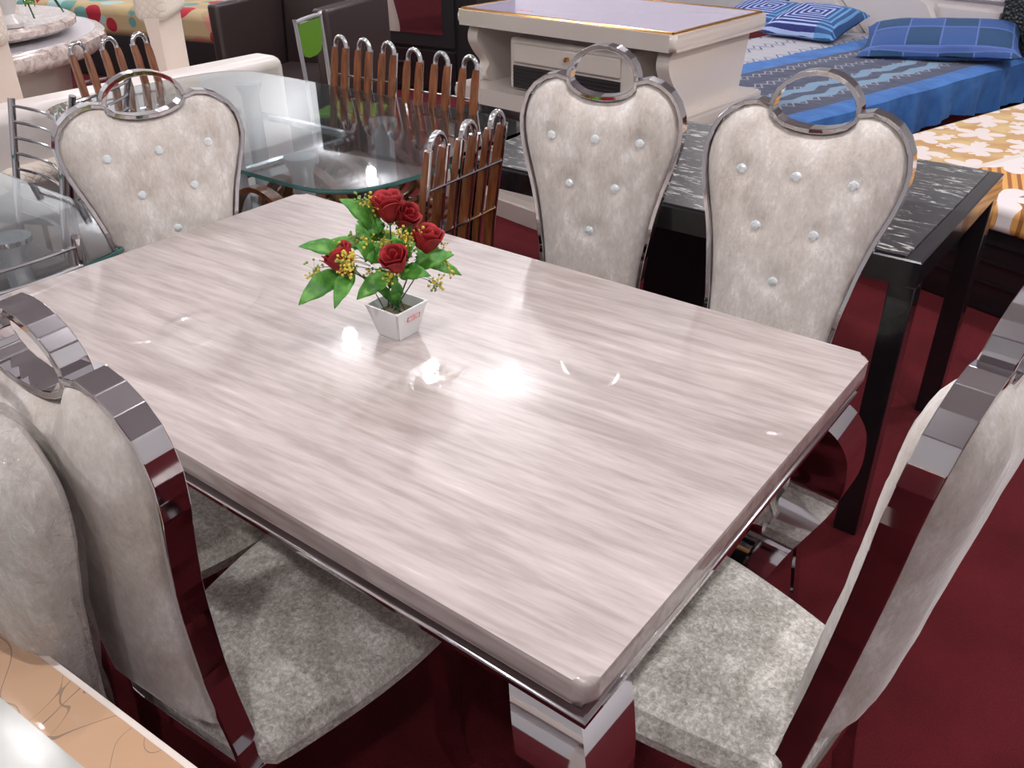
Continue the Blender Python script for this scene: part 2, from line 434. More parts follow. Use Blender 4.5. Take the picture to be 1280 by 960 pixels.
    # seat cushion: trapezoid with rolled front edge
    bm = BM(); NU, NV = 22, 22; top = []; bot = []
    for j in range(NV + 1):
        v = j / NV; y = -.030 - sd * v
        w = (.142 + .066 * sin(min(1, v * 1.25) * pi / 2)) * sw
        if v > .86: w -= .05 * ((v - .86) / .14) ** 2.2
        if v < .06: w -= .03 * ((.06 - v) / .06) ** 2
        rt = []; rb = []
        for i in range(NU + 1):
            u = -1 + 2 * i / NU
            yy = y + (.018 * u * u if v > .9 else 0)
            eu = (1 - abs(u) ** 6); ev = 1 - abs(2 * v - 1) ** 9
            h = .436 + .028 * (max(0, 1 - abs(u) ** 14) ** .5) * (max(0, 1 - abs(2 * v - 1) ** 16) ** .5) + .020 * (1 - u * u) * sin(pi * v)
            h += .002 * noise.noise(Vector((u * 4, v * 5, 1)))
            rt.append(bm.verts.new((u * w, yy, h))); rb.append(bm.verts.new((u * w * .97, yy, .412)))
        top.append(rt); bot.append(rb)
    for j in range(NV):
        for i in range(NU):
            bm.faces.new((top[j][i], top[j][i + 1], top[j + 1][i + 1], top[j + 1][i])); bm.faces.new((bot[j][i], bot[j + 1][i], bot[j + 1][i + 1], bot[j][i + 1]))
    for i in range(NU):
        for J in (0, NV): bm.faces.new((top[J][i], top[J][i + 1], bot[J][i + 1], bot[J][i]))
    for j in range(NV):
        for I in (0, NU): bm.faces.new((top[j][I], top[j + 1][I], bot[j + 1][I], bot[j][I]))
    obj('seat', bm, M['seat'], root)
    bm = BM(); prism(bm, [(-.125 * sw, -.02), (-.185 * sw, -sd), (.185 * sw, -sd), (.125 * sw, -.02)], .392, .412)
    obj('seat_frame', bm, M['steel'], root, smooth=False)
    for sx in (-1, 1):
        bm = BM(); pt = crom([(sx * .165 * sw, .045 - sd, .394), (sx * .172 * sw, .03 - sd, .25), (sx * .17 * sw, .035 - sd, .12), (sx * .178 * sw, .005 - sd, 0)], 4)
        N = len(pt); rings = []
        for i, p in enumerate(pt):
            w = .021 - .006 * i / (N - 1); rings.append([bm.verts.new((p[0] + a * w, p[1] + b * w, p[2])) for a, b in ((1, 1), (-1, 1), (-1, -1), (1, -1))])
        for a, b in zip(rings[:-1], rings[1:]):
            for q in range(4): bm.faces.new((a[q], a[(q + 1) % 4], b[(q + 1) % 4], b[q]))
        bm.faces.new(rings[0]); bm.faces.new(rings[-1]); obj('leg', bm, M['steel'], root, smooth=False)
    if wrapped:
        bm = BM(); A = []; B = []
        for q in vo:
            d = dist(q.x, q.y); e = 1 - exp(-d / .03)
            g = 1.06 + (.03 if q.y < .8 else 0); nz_ = noise.noise(Vector((q.x * 22, q.y * 14, 7))) * .006
            A.append(bm.verts.new((q.x * g, dy(q.y) - .020 - front_b * e - .004 + nz_, .5 + (q.y - .5) * 1.025)))
            B.append(bm.verts.new((q.x * g, dy(q.y) + .016 + rear_b * e + nz_, .5 + (q.y - .5) * 1.025)))
        for f in fo: bm.faces.new([A[i] for i in f]); bm.faces.new([B[i] for i in reversed(f)])
        for kk, es in cnt.items():
            if len(es) == 1:
                i, j = es[0]; bm.faces.new((A[j], A[i], B[i], B[j]))
        # loose flap of film hanging beside the pad
        rows = []
        for r_ in range(24):
            z = .98 - r_ * .024; row = []
            for c_ in range(7):
                u = .163 * s * (1 - .30 * max(0, (.95 - z)) / .4) + .006 * c_ * (.3 + .7 * sin(min(1, r_ / 12) * pi / 2)) + .006 * noise.noise(Vector((c_ * .8, z * 14, 2)))
                row.append(bm.verts.new((u, dy(z) + .004 + .012 * noise.noise(Vector((c_ * 1.1, z * 17, 5))), z)))
            rows.append(row)
        for a, b in zip(rows[:-1], rows[1:]):
            for c_ in range(6): bm.faces.new((a[c_], a[c_ + 1], b[c_ + 1], b[c_]))
        obj('plastic_wrap', bm, M['film'], root, label='clear crinkled plastic wrap')
    return root
CG = 'heart-backed velvet chairs around the marble table'
make_chair('dining_chair', 'cream velvet heart-backed chair just right of the red roses, behind the marble table', CG, -.700, 1.085, .25, .08, 1.01, 1.02)
make_chair('dining_chair', 'cream velvet heart-backed chair nearest the blue bed, behind the marble table', CG, -.251, 1.070, .09, .26, .995, 1.10, sw=.68, sd=.31)
make_chair('dining_chair', 'cream velvet heart-backed chair at the far left end of the marble table', CG, -1.575, .560, 1.28, .10, .915, 1.18)
make_chair('dining_chair', 'cream velvet heart-backed chair seen from behind, at the near left of the marble table', CG, -.570, -.185, pi + .077, .083, .95, .95)
make_chair('dining_chair', 'cream velvet chair seen edge-on at the right end of the marble table', CG, .203, .385, -1.66, .142, .985, .985)
make_chair('dining_chair', 'cream velvet chair wrapped in clear plastic beside the peach-bordered table', None, -.637, -.287, -.02, .03, .90, 1.04, .040, .020, False, True)
make_chair('dining_chair', 'cream velvet chair mostly hidden behind the near left chair, seat under the marble table', CG, -1.02, -.175, pi, .083, .95, .95)

# ------------------------------------------------------------------ marble dining table
T = thing('dining_table', 'large rectangular marble-topped dining table with polished steel frame, red roses on it', 'table', (-.75, .45, 0))
bm = BM(); prism(bm, rrect(-.75, .75, -.45, .45, .022), .722, .76, .009, 3); obj('tabletop', bm, M['marble'], T)
def frame_ring(bm, hx, hy, prof):
    rings = []
    for off, z in prof: rings.append([bm.verts.new((sx * (hx + off), sy * (hy + off), z)) for sx, sy in ((1, 1), (-1, 1), (-1, -1), (1, -1))])
    for a, b in zip(rings, rings[1:] + rings[:1]):
        for k in range(4): bm.faces.new((a[k], a[(k + 1) % 4], b[(k + 1) % 4], b[k]))
bm = BM(); frame_ring(bm, .728, .428, [(-.012, .7225), (-.012, .714), (0, .712), (0, .694), (.007, .692), (.013, .687), (.013, .680), (.007, .675), (-.004, .673), (-.03, .673), (-.03, .7225)])
obj('apron_frame', bm, M['steel'], T)
for sx in (-1, 1):
    for sy in (-1, 1):
        prof = crom([(0, .674, .052), (.026, .635, .053), (.046, .575, .051), (.044, .48, .047), (-.012, .36, .043), (-.050, .24, .038), (-.060, .15, .035), (-.035, .07, .033), (.002, .02, .034), (.012, 0, .034)], 5)
        bm = BM(); rings = []
        for o, z, w in prof:
            cx, cy = sx * (.672 + o), sy * (.372 + o); rings.append([bm.verts.new((cx + a * w, cy + b * w, z)) for a, b in ((1, 1), (-1, 1), (-1, -1), (1, -1))])
        for a, b in zip(rings[:-1], rings[1:]):
            for k in range(4): bm.faces.new((a[k], a[(k + 1) % 4], b[(k + 1) % 4], b[k]))
        bm.faces.new(rings[0]); bm.faces.new(rings[-1])
        obj('leg', bm, M['steel'], T, label='curved polished steel leg')

# ------------------------------------------------------------------ potted artificial roses
PX, PY = -.732, .472
P = thing('potted_roses', 'small white square pot of red artificial roses standing on the marble table', 'flowers', (PX, PY, .7605))
def L(p): return Vector((p[0] - PX, p[1] - PY, p[2] - .7605))
bm = BM(); hs = [(.027, 0), (.0405, .057), (.0415, .061), (.0375, .061), (.0345, .040), (.030, .038)]
rings = [[bm.verts.new((sx * h, sy * h, z)) for sx, sy in ((1, 1), (-1, 1), (-1, -1), (1, -1))] for h, z in hs]
for a, b in zip(rings[:-1], rings[1:]):
    for k in range(4): bm.faces.new((a[k], a[(k + 1) % 4], b[(k + 1) % 4], b[k]))
bm.faces.new(rings[0])
bmesh.ops.bevel(bm, geom=[e for e in bm.edges if abs(e.verts[0].co.z - e.verts[1].co.z) > .01], offset=.003, segments=2, affect='EDGES')
pot = obj('pot', bm, M['pot'], P)
bm = BM(); prism(bm, [(-.0315, -.0315), (.0315, -.0315), (.0315, .0315), (-.0315, .0315)], .036, .042); obj('foam_block', bm, M['foam'], P, smooth=False)
# price label on the +x face
tl = radians(13.3)
lab = obj('label', (lambda b: (box(b, (0, 0, 0), (.0012, .030, .0095)), b)[1])(BM()), M['paper'], pot, False, 'small paper price label with a red border'); lab.location = (.0378, .004, .041); lab.rotation_euler = (0, tl, 0)
bm = BM()
for c, s_ in (((.0008, 0, .0045), (.0008, .031, .0009)), ((.0008, 0, -.0045), (.0008, .031, .0009)), ((.0008, .0152, 0), (.0008, .0009, .0098)), ((.0008, -.0152, 0), (.0008, .0009, .0098)),
              ((.0008, -.003, .001), (.0006, .012, .0007)), ((.0008, .002, -.001), (.0006, .010, .0006))): box(bm, c, s_)
lb = obj('label_border', bm, M['label_red'], lab.parent, False); lb.location = lab.location; lb.rotation_euler = lab.rotation_euler
lab.parent = pot
def petal(bm, c, rot, th0, w, r0, r1, h, curl, tilt, n=6, m=7):
    rows = []
    for j in range(m + 1):
        t = j / m; r = r0 + (r1 - r0) * sin(t * pi / 2) ** .8; z = h * t
        if t > .75: r += curl * ((t - .75) / .25) ** 2; z -= abs(curl) * .35 * ((t - .75) / .25) ** 2
        row = []
        for i in range(n + 1):
            q = -1 + 2 * i / n; ww = w * (sin(min(1, t * 1.35 + .15) * pi / 2)) * (1 - .25 * max(0, t - .7) / .3)
            a = th0 + q * ww; zz = z - .16 * h * (abs(q) ** 2.5) * t
            row.append(bm.verts.new(c + rot @ Vector((r * cos(a), r * sin(a), zz))))
        rows.append(row)
    for a, b in zip(rows[:-1], rows[1:]):
        for i in range(n): bm.faces.new((a[i], a[i + 1], b[i + 1], b[i]))
def stem(pts, r, parent=P): 
    bm = BM(); tube(bm, crom([tuple(p) for p in pts], 5), r, 6); return obj('stem', bm, M['stem'], parent)
roses = [((-.757, .496, .988), (-.05, -.05, 1), 1.15, 1), ((-.742, .520, .967), (.75, .1, .75), .95, 0), ((-.701, .529, .928), (.25, .1, 1), 1.1, 0), ((-.703, .452, .915), (.1, -.5, 1), 1.0, 0), ((-.787, .403, .912), (-.5, -.35, 1), 1.15, 0)]
for i, (c, d, s_, fl) in enumerate(roses):
    c = L(c); d = Vector(d).normalized(); rot = d.to_track_quat('Z', 'Y').to_matrix()
    st = stem([L((-.738 + .02 * (i - 2) * .5, .475, .80)), (L((-.74, .475, .86)) + c) / 2 - Vector((0, 0, .02)), c - d * .02], .0014)
    bm = BM(); h = .050 * s_; c0 = c - d * h * .5; s_ *= 1.6
    for k in range(3): petal(bm, c0, rot, k * 2.1, 1.25, .001, .0055 * s_, h * .96, .001, 0)
    for k in range(4): petal(bm, c0, rot, k * 1.57 + .5, 1.15, .002, .0115 * s_, h, .002, 0)
    for k in range(5): petal(bm, c0 - d * .001, rot, k * 1.257 + .2, .85, .003, .0140 * s_, h * (.98 - .07 * (k % 2)), .0025 * s_, 0)
    if fl: petal(bm, c0, rot, .3, .7, .003, .026, h * .95, .016, 0)
    ro = obj('rose', bm, M['rose'], st, label='red rose bloom'); md = ro.modifiers.new('s', 'SOLIDIFY'); md.thickness = .0006
    bm = BM()
    for k in range(5): petal(bm, c0 - d * .004, rot, k * 1.257, .35, .001, .013, .012, .006, 0, 3, 4)
    obj('calyx', bm, M['leaf'], st)
def leaf(a, b, w, up=.012, fold=.25, parent=P):
    a, b = L(a), L(b); ax = b - a; ln = ax.length; side = ax.cross(Vector((.50, -.50, .71)))
    if side.length < 1e-4: side = Vector((1, 0, 0))
    # turn the blade a little towards the viewer side so that it reads broad
    side.normalize(); nrm = side.cross(ax).normalized()
    rows = []; n = 10
    for j in range(n + 1):
        t = j / n; c = a + ax * t + nrm * (up * sin(pi * t)); wd = w * (sin(pi * t ** .75) ** .9) * (1 if t < .98 else .1) + .0006
        c = c + nrm * .0015 * sin(t * 17)
        rows.append([bm_.verts.new(c + side * wd * q + nrm * (abs(q) * fold * wd + .001 * sin(t * 22 + q * 3))) for q in (-1, -.5, 0, .5, 1)])
    for r1, r2 in zip(rows[:-1], rows[1:]):
        for k in range(4): bm_.faces.new((r1[k], r1[k + 1], r2[k + 1], r2[k]))
LV = [((-.775, .491, .950), (-.812, .436, 1.010), .016), ((-.762, .491, .956), (-.797, .462, .945), .013), ((-.798, .421, .920), (-.831, .350, .946), .013), ((-.802, .416, .885), (-.825, .326, .846), .017),
      ((-.792, .428, .885), (-.768, .358, .843), .013), ((-.724, .455, .885), (-.752, .396, .850), .014), ((-.721, .476, .880), (-.655, .486, .889), .014), ((-.715, .513, .886), (-.652, .546, .909), .016),
      ((-.725, .522, .895), (-.660, .574, .857), .011), ((-.765, .547, .90), (-.742, .556, .962), .014), ((-.797, .496, .903), (-.846, .427, .928), .011), ((-.784, .481, .896), (-.841, .493, .941), .013), ((-.775, .535, .895), (-.827, .508, .930), .012),
      ((-.74, .50, .90), (-.725, .47, .950), .015), ((-.735, .475, .85), (-.745, .44, .895), .010), ((-.735, .48, .83), (-.715, .455, .885), .009), ((-.75, .47, .90), (-.79, .44, .93), .016), ((-.73, .50, .90), (-.70, .50, .935), .014), ((-.75, .49, .88), (-.765, .46, .935), .016), ((-.77, .49, .93), (-.80, .46, .965), .014), ((-.72, .49, .90), (-.745, .455, .925), .013), ((-.78, .46, .90), (-.765, .43, .945), .013), ((-.70, .51, .895), (-.685, .49, .93), .011), ((-.738, .478, .815), (-.776, .44, .873), .007), ((-.735, .478, .812), (-.725, .46, .875), .007)]
for a, b, w in LV:
    bm_ = BM(); leaf(a, b, w * 1.2, .010, .10); o = obj('leaf', bm_, M['leaf'], P); md = o.modifiers.new('s', 'SOLIDIFY'); md.thickness = .0005
for q, tip in enumerate([(-.80, .425, .90), (-.70, .53, .90), (-.76, .50, .95), (-.72, .47, .87)]):
    stem([L((-.752 + .012 * q, .462 + .006 * q, .80)), L(((-.74 + tip[0]) / 2, (.475 + tip[1]) / 2, .85)), L(tip)], .0011)
FL = [(-.787, .463, 1.006), (-.785, .479, .99), (-.775, .470, .998), (-.805, .457, .929), (-.771, .45, .935), (-.748, .476, .933), (-.738, .468, .928), (-.727, .5, .934), (-.713, .516, .94), (-.709, .49, .923), (-.834, .38, .879), (-.842, .385, .872), (-.85, .392, .886), (-.754, .38, .93), (-.744, .391, .933), (-.760, .386, .922), (-.749, .376, .917), (-.697, .563, .902), (-.686, .546, .898), (-.677, .556, .873), (-.678, .524, .858), (-.683, .530, .848), (-.711, .443, .889), (-.786, .464, .87), (-.78, .485, .867), (-.771, .495, .94), (-.811, .406, .932), (-.80, .45, .94), (-.715, .50, .935), (-.755, .485, .925), (-.735, .48, .905), (-.765, .475, .91), (-.725, .49, .95), (-.74, .50, .925)]
for i, c in enumerate(FL):
    c = L(c); ctr = L((-.745, .478, .88)); bm = BM()
    tube(bm, crom([tuple(ctr + (c - ctr) * .45), tuple(ctr + (c - ctr) * .75 + Vector((0, 0, .004))), tuple(c)], 3), .0006, 5)
    sp = obj('filler_sprig', bm, M['stem'], P); bm = BM()
    for k in range(18):
        o = Vector((random.gauss(0, .0075), random.gauss(0, .0075), random.gauss(0, .0085)))
        tube(bm, [c - Vector((0, 0, .003)), c + o], .0003, 4)
        r = bmesh.ops.create_icosphere(bm, subdivisions=1, radius=random.uniform(.0018, .0032)); bmesh.ops.translate(bm, vec=c + o, verts=r['verts'])
    obj('blossoms', bm, M['yellow' if i % 3 else 'palegreen'], sp, label='tiny yellow filler blossoms' if i % 3 else 'tiny green filler buds')

# ------------------------------------------------------------------ table at lower left
T = thing('dining_table', 'cream glass-topped table with a peach border, cut off at the lower left', 'table', (-.62, -.72, 0), radians(3.5))
hx, hy = .62, .395
bm = BM(); prism(bm, rrect(-hx, hx, -hy, hy, .02), .715, .748, .006); obj('tabletop', bm, M['white_lacquer'], T)
bm = BM(); frame_ring(bm, hx - .008, hy - .008, [(0, .747), (0, .7515), (-.055, .7515), (-.055, .747)]); obj('border', bm, M['peach'], T, False, 'peach border with fine brown lines')
bm = BM(); prism(bm, rrect(-hx + .063, hx - .063, -hy + .063, hy - .063, .004), .747, .7518, .001); obj('glass_panel', bm, M['milk_glass'], T)
for sx in (-1, 1):
    for sy in (-1, 1):
        bm = BM(); box(bm, (sx * (hx - .08), sy * (hy - .07), .357), (.06, .06, .714), .006); obj('leg', bm, M['white_lacquer'], T)

# ------------------------------------------------------------------ black console table
T = thing('dining_table', 'long black table with a black marbled glass top behind the two heart-backed chairs', 'table', (-.72, 1.755, 0))
hx, hy = .67, .385
bm = BM(); frame_ring(bm, hx, hy, [(0, .70), (0, .757), (-.004, .76), (-.036, .76), (-.040, .757), (-.040, .70)]); obj('top_frame', bm, M['gloss_black'], T, False)
bm = BM(); prism(bm, rrect(-hx + .036, hx - .036, -hy + .012, hy - .012, .003), .752, .764, .002); obj('glass_top', bm, M['blackmarble'], T)
for sx in (-1, 1):
    for sy in (-1, 1):
        bm = BM(); box(bm, (sx * (hx - .029), sy * (hy - .029), .3505), (.058, .058, .701), .003); obj('leg', bm, M['gloss_black'], T)

# ------------------------------------------------------------------ glass dining table with wooden bent slats
def barrel(x0, x1, y0, y1, bulge, r, inset=0):
    x0 += inset; x1 -= inset; y0 += inset; y1 -= inset
    cx, cy = (x0 + x1) / 2, (y0 + y1) / 2; o = []
    base = rrect(x0, x1, y0, y1, r, 7); base = [tuple(p) for p in resample(base + [base[0]], .05)][:-1]
    for x, y in base:
        ty = 1 - ((y - cy) / ((y1 - y0) / 2)) ** 2; f = (x - cx) / ((x1 - x0) / 2)
        o.append((x + bulge * ty * f * abs(f) ** 3, y))
    return o
T = thing('glass_table', 'rounded glass dining table with a glass shelf and bent wooden slats, behind the marble table', 'table', (-2.17, 1.375, 0))
bm = BM(); out = barrel(-.81, .77, -.445, .455, .06, .13); prism(bm, out, .748, .76, .003, 2)
for f in bm.faces:
    if abs(f.normal.z) < .7: f.material_index = 1
bm.normal_update()
for f in bm.faces: f.material_index = 1 if abs(f.normal.z) < .7 else 0
obj('glass_top', bm, [M['glass'], M['glass_edge']], T)
bm = BM(); prism(bm, rrect(-.74, .60, -.36, .36, .10), .40, .41, .002); obj('glass_shelf', bm, M['shelf_glass'], T)
bm = BM(); tube(bm, [(x, y, .60) for x, y in resample(rrect(-.78, -.02, -.43, .37, .06) + [rrect(-.78, -.02, -.43, .37, .06)[0]], .05)[:-1]], .016, 8, closed=True); obj('support_frame', bm, M['chrome'], T)
for px, py in ((-.60, -.02), (-.02, -.19), (.30, .20), (-.55, .30), (.40, -.25)):
    bm = BM(); lathe(bm, [(.0, .001), (.05, .001), (.05, .012), (.034, .02), (.034, .70), (.034, .70), (.05, .735), (.05, .747), (0, .747)], 20, (px, py, 0)); p_ = obj('post', bm, M['plastic_hard'], T)
    bm = BM(); lathe(bm, [(0, .72), (.018, .722), (.022, .735), (.014, .746), (0, .747)], 8, (px, py, 0)); obj('post_cap', bm, M['chrome'], p_, False)
for k in range(6):
    yy = -.24 + k * .108 + (.03 if k % 2 else 0)
    arc = crom([(-.10, .012), (-.06, .30), (.02, .52), (.12, .60), (.24, .585), (.36, .48), (.44, .28), (.46, .012)], 5)
    bm = BM(); band_strip(bm, [(x, z) for x, z in arc], lambda z: 0, .042, .016); o = obj('wooden_arch', bm, M['wood'], T, label='bent wooden arch slat'); o.location = (0, yy, 0)
def slat_chair(label, loc, rz, group='bent slat chairs round the glass table'):
    root = thing('slat_chair', label, 'chair', loc, rz, group)
    for g in (-1, 0, 1):
        cx = g * .125; pr = crom([(.05, .90), (.03, .80), (.0, .62), (-.01, .52), (-.05, .462), (-.20, .45), (-.34, .455), (-.395, .43), (-.41, .36), (-.40, .30)], 5)
        for sx in (-1, 1):
            x = cx + sx * .028; bm = BM(); rings = []
            for i, (y, z) in enumerate(pr):
                a = pr[max(0, i - 1)]; b = pr[min(len(pr) - 1, i + 1)]; ty, tz = b[0] - a[0], b[1] - a[1]; l = sqrt(ty * ty + tz * tz); ny, nz_ = -tz / l, ty / l
                w = .013 if i > 2 else .0085 + .002 * i; h = .011
                rings.append([bm.verts.new((x + q * w, y + r_ * ny * h, z + r_ * nz_ * h)) for q, r_ in ((1, .6), (.6, 1), (-.6, 1), (-1, .6), (-1, -.6), (-.6, -1), (.6, -1), (1, -.6))])
            for a, b in zip(rings[:-1], rings[1:]):
                for k in range(8): bm.faces.new((a[k], a[(k + 1) % 8], b[(k + 1) % 8], b[k]))
            bm.faces.new(rings[0]); bm.faces.new(rings[-1]); obj('slat', bm, M['wood'], root)
        bm = BM(); pts = [(cx - .028, .045, .88)] + [(cx - .028 * cos(a), .055, .905 + .034 * sin(a)) for a in [pi * q / 10 for q in range(11)]] + [(cx + .028, .045, .88)]
        tube(bm, pts, .0085, 10)
        for sx in (-1, 1): tube(bm, crom([(cx + sx * .034, .062, .905), (cx + sx * .034, .044, .80), (cx + sx * .034, .014, .62), (cx + sx * .034, .004, .53)], 4), .005, 8)
        obj('loop', bm, M['chrome'], root, label='chrome loop')
    bm = BM()
    for yy, zz in ((.045, .80), (.02, .66)): tube(bm, [(-.155, yy, zz), (.155, yy, zz)], .0045, 8)
    obj('cross_rod', bm, M['chrome'], root)
    bm = BM()
    for yy, zz in ((-.08, .442), (-.33, .437)): tube(bm, [(-.17, yy, zz), (.17, yy, zz)], .010, 8)
    obj('seat_rail', bm, M['chrome'], root)
    for sx in (-1, 1):
        for yy, fy in ((-.08, .03), (-.33, -.36)):
            bm = BM(); tube(bm, [(sx * .165, yy, .44), (sx * .175, fy, .002)], .011, 10); obj('leg', bm, M['chrome'], root)
    return root
slat_chair('bent slat chair, left one of two beyond the large glass table', (-2.235, 1.81, 0), .02)
slat_chair('bent slat chair, right one of two beyond the large glass table', (-1.815, 1.775, 0), .05)
slat_chair('bent slat chair behind the roses, beside the long black table', (-1.20, 1.17, 0), -pi / 2 + .05)
slat_chair('bent slat chair with chrome loops seen over the left heart-backed chair, before the white sofa', (-3.03, 1.33, 0), pi / 2 - .05)

# ------------------------------------------------------------------ left glass table and its ladder-back chairs
T = thing('glass_table', 'rounded glass table at the left edge with a chrome post, beside the marble table', 'table', (-2.30, .12, 0))
bm = BM(); out = barrel(-.75, .70, -.42, .42, .05, .16); prism(bm, out, .728, .74, .003, 2); bm.normal_update()
for f in bm.faces: f.material_index = 1 if abs(f.normal.z) < .7 else 0
obj('glass_top', bm, [M['glass'], M['glass_edge']], T)
bm = BM(); prism(bm, rrect(-.60, .52, -.30, .30, .10), .36, .37, .002); obj('glass_shelf', bm, M['shelf_glass'], T)
for px, py in ((.42, .18), (-.5, .2), (.42, -.24), (-.5, -.24)):
    bm = BM(); lathe(bm, [(0, .001), (.045, .001), (.045, .015), (.03, .025), (.03, .69), (.048, .715), (.048, .727), (0, .727)], 20, (px, py, 0)); p_ = obj('post', bm, M['plastic_hard'], T)
    bm = BM(); lathe(bm, [(.036, .712), (.052, .716), (.052, .7275), (.036, .7275)], 20, (px, py, 0), False); obj('collar', bm, M['chrome'], p_)
def ladder_chair(label, loc, rz, w=.33, top=.92, lean=.10, n=8):
    root = thing('ladder_back_chair', label, 'chair', loc, rz, 'chrome ladder-back chairs')
    for sx in (-1, 1):
        bm = BM(); tube(bm, crom([(sx * w / 2, lean, top), (sx * w / 2, lean * .55, .72), (sx * w / 2, .0, .46), (sx * w / 2, .03, .2), (sx * w / 2, .07, .002)], 4), .011, 10); obj('post', bm, M['chrome'], root)
        bm = BM(); tube(bm, [(sx * w / 2, -.38, .44), (sx * w / 2, -.40, .002)], .011, 10); obj('leg', bm, M['chrome'], root)
    for k in range(n):
        z = top - .022 - k * .047; t = (z - .46) / (top - .46); y = lean * t
        bm = BM(); tube(bm, [(w / 2 * (-1 + 2 * q / 8), y + .022 * sin(pi * q / 8), z) for q in range(9)], .0048, 8); obj('rung', bm, M['chrome'], root)
    bm = BM(); box(bm, (0, -.19, .455), (w + .03, .40, .045), .018, 3); obj('seat', bm, M['brown_leather'], root)
    return root
ladder_chair('chrome ladder-back chair at the far left, on the far side of the left glass table', (-2.42, .60, 0), radians(-4), .33, .90, .09)
ladder_chair('chrome ladder-back chair squeezed between the left glass table and the marble table', (-1.60, .14, 0), radians(-90 - 6), .34, .815, .045)
ladder_chair('chrome ladder-back chair, only its corner showing behind the left heart-backed chair', (-2.70, .95, 0), radians(-62), .33, .885, .12)

# ------------------------------------------------------------------ white sofa
T = thing('sofa', 'low white leather sofa back running behind the glass tables at upper left', 'sofa', (-3.42, 1.36, 0))
bm = BM(); box(bm, (0, 0, .40), (.20, 1.98, .60), .05, 4); obj('backrest', bm, M['white_leather'], T)
bm = BM(); box(bm, (-.38, 0, .27), (.55, 1.9, .30), .05, 4); obj('seat', bm, M['white_leather'], T)
for sy in (-1, 1):
    for sx in (-.55, .03):
        bm = BM(); box(bm, (sx, sy * .88, .06), (.05, .05, .118), .005); obj('foot', bm, M['chrome'], T)

# ------------------------------------------------------------------ round granite table with turntable
T = thing('round_table', 'round table with a white top, rough pink granite rim and stone drum base', 'table', (-5.0, 1.30, 0))
bm = BM(); lathe(bm, [(0, .66), (.90, .66), (.94, .68), (.955, .71), (.95, .745), (.93, .76), (.90, .762)], 64)
for v_ in bm.verts:
    r = sqrt(v_.co.x ** 2 + v_.co.y ** 2)
    if r > .8:
        q = 1 + .012 * noise.noise(v_.co * 14); v_.co.x *= q; v_.co.y *= q
obj('rim', bm, M['granite'], T)
bm = BM(); lathe(bm, [(0, .764), (.905, .764), (.905, .752), (0, .752)], 64); obj('tabletop', bm, M['white_top'], T)
bm = BM(); lathe(bm, [(0, .002), (.5, .002), (.5, .08), (.62, .3), (.70, .34), (.72, .46), (.74, .60), (.76, .659), (0, .659)], 48); obj('drum_base', bm, M['drum'], T)
T = thing('turntable', 'round pink granite turntable in the middle of the round table', 'turntable', (-4.86, 1.45, .765))
bm = BM(); lathe(bm, [(0, .02), (.60, .02), (.625, .035), (.625, .06), (.60, .074), (0, .074)], 64)
obj('rim', bm, M['granite'], T)
bm = BM(); lathe(bm, [(0, .0), (.2, .0), (.2, .02), (0, .02)], 24); obj('base', bm, M['sat_black'], T)
T = thing('flower_vase', 'white ceramic vase with pink and red flowers on the granite turntable', 'vase', (-4.36, 1.56, .840))
bm = BM(); lathe(bm, [(0, .001), (.06, .001), (.065, .02), (.04, .06), (.05, .10), (.085, .16), (.09, .22), (.06, .28), (.07, .30), (.06, .30), (.05, .27)], 24); obj('vase', bm, M['white'], T)
fs = obj('stem', (lambda b: ([tube(b, crom([(0, 0, .2), (.1 * cos(a), .1 * sin(a), .36), (.20 * cos(a), .20 * sin(a), .2), (.26 * cos(a), .26 * sin(a), .06)], 3), .004, 5) for a in [q * pi / 4 for q in range(8)]], b)[1])(BM()), M['stem'], T)
for k in range(46):
    a = random.uniform(0, 2 * pi); t_ = random.uniform(.25, 1); r = .10 + .19 * t_; z = .36 - .28 * t_ ** 1.3 + random.uniform(-.02, .05)
    c = Vector((r * cos(a), r * sin(a), z)); bm = BM()
    for q in range(5): petal(bm, c, Matrix.Rotation(random.uniform(0, 3), 3, 'X'), q * 1.257, .55, .003, .030, .022, .012, 0, 3, 3)
    obj('flower' if k % 3 else 'leaf', bm, M[('leaf', 'pink', 'cream_petal', 'leaf', 'rose', 'pink')[k % 6]] if k % 3 else M['leaf'], T)

# ------------------------------------------------------------------ cream covered chairs
def cover_chair(label, loc, rz):
    root = thing('covered_chair', label, 'chair', loc, rz, 'cream quilted chairs round the granite table')
    # back: profile swept in width, flaring to floor at the rear
    prof = [(-.03, .50), (-.035, .80), (-.05, 1.02), (-.03, 1.06), (.02, 1.07), (.06, 1.03), (.055, .90), (.04, .75), (.06, .55), (.12, .30), (.17, .02), (.10, .02), (-.02, .02)]
    prof = crom(prof + [prof[0]], 4)[:-1]
    def body(z0, z1, x, name, mat):
        bm = BM(); rows = []
        N = 10
        for i in range(N + 1):
            q = -1 + 2 * i / N; w = x * q; e = 1 - .25 * abs(q) ** 6
            rows.append([bm.verts.new((w, y * e, z)) for y, z in prof])
        for a, b in zip(rows[:-1], rows[1:]):
            for k in range(len(prof)): bm.faces.new((a[k], a[(k + 1) % len(prof)], b[(k + 1) % len(prof)], b[k]))
        bm.faces.new(rows[0]); bm.faces.new(rows[-1])
        bm.normal_update()
        return obj(name, bm, mat, root)
    body(0, 1, .22, 'backrest', M['cream_cloth'])
    bm = BM(); box(bm, (0, .005, .965), (.455, .15, .22), .045, 4); obj('quilted_top', bm, M['quilt'], root, label='diamond-quilted band over the top of the back')
    bm = BM(); box(bm, (0, -.27, .44), (.46, .48, .10), .04, 3); obj('seat', bm, M['quilt'], root)
    bm = BM(); box(bm, (0, -.25, .20), (.44, .44, .395), .03, 3); obj('skirt', bm, M['cream_cloth'], root)
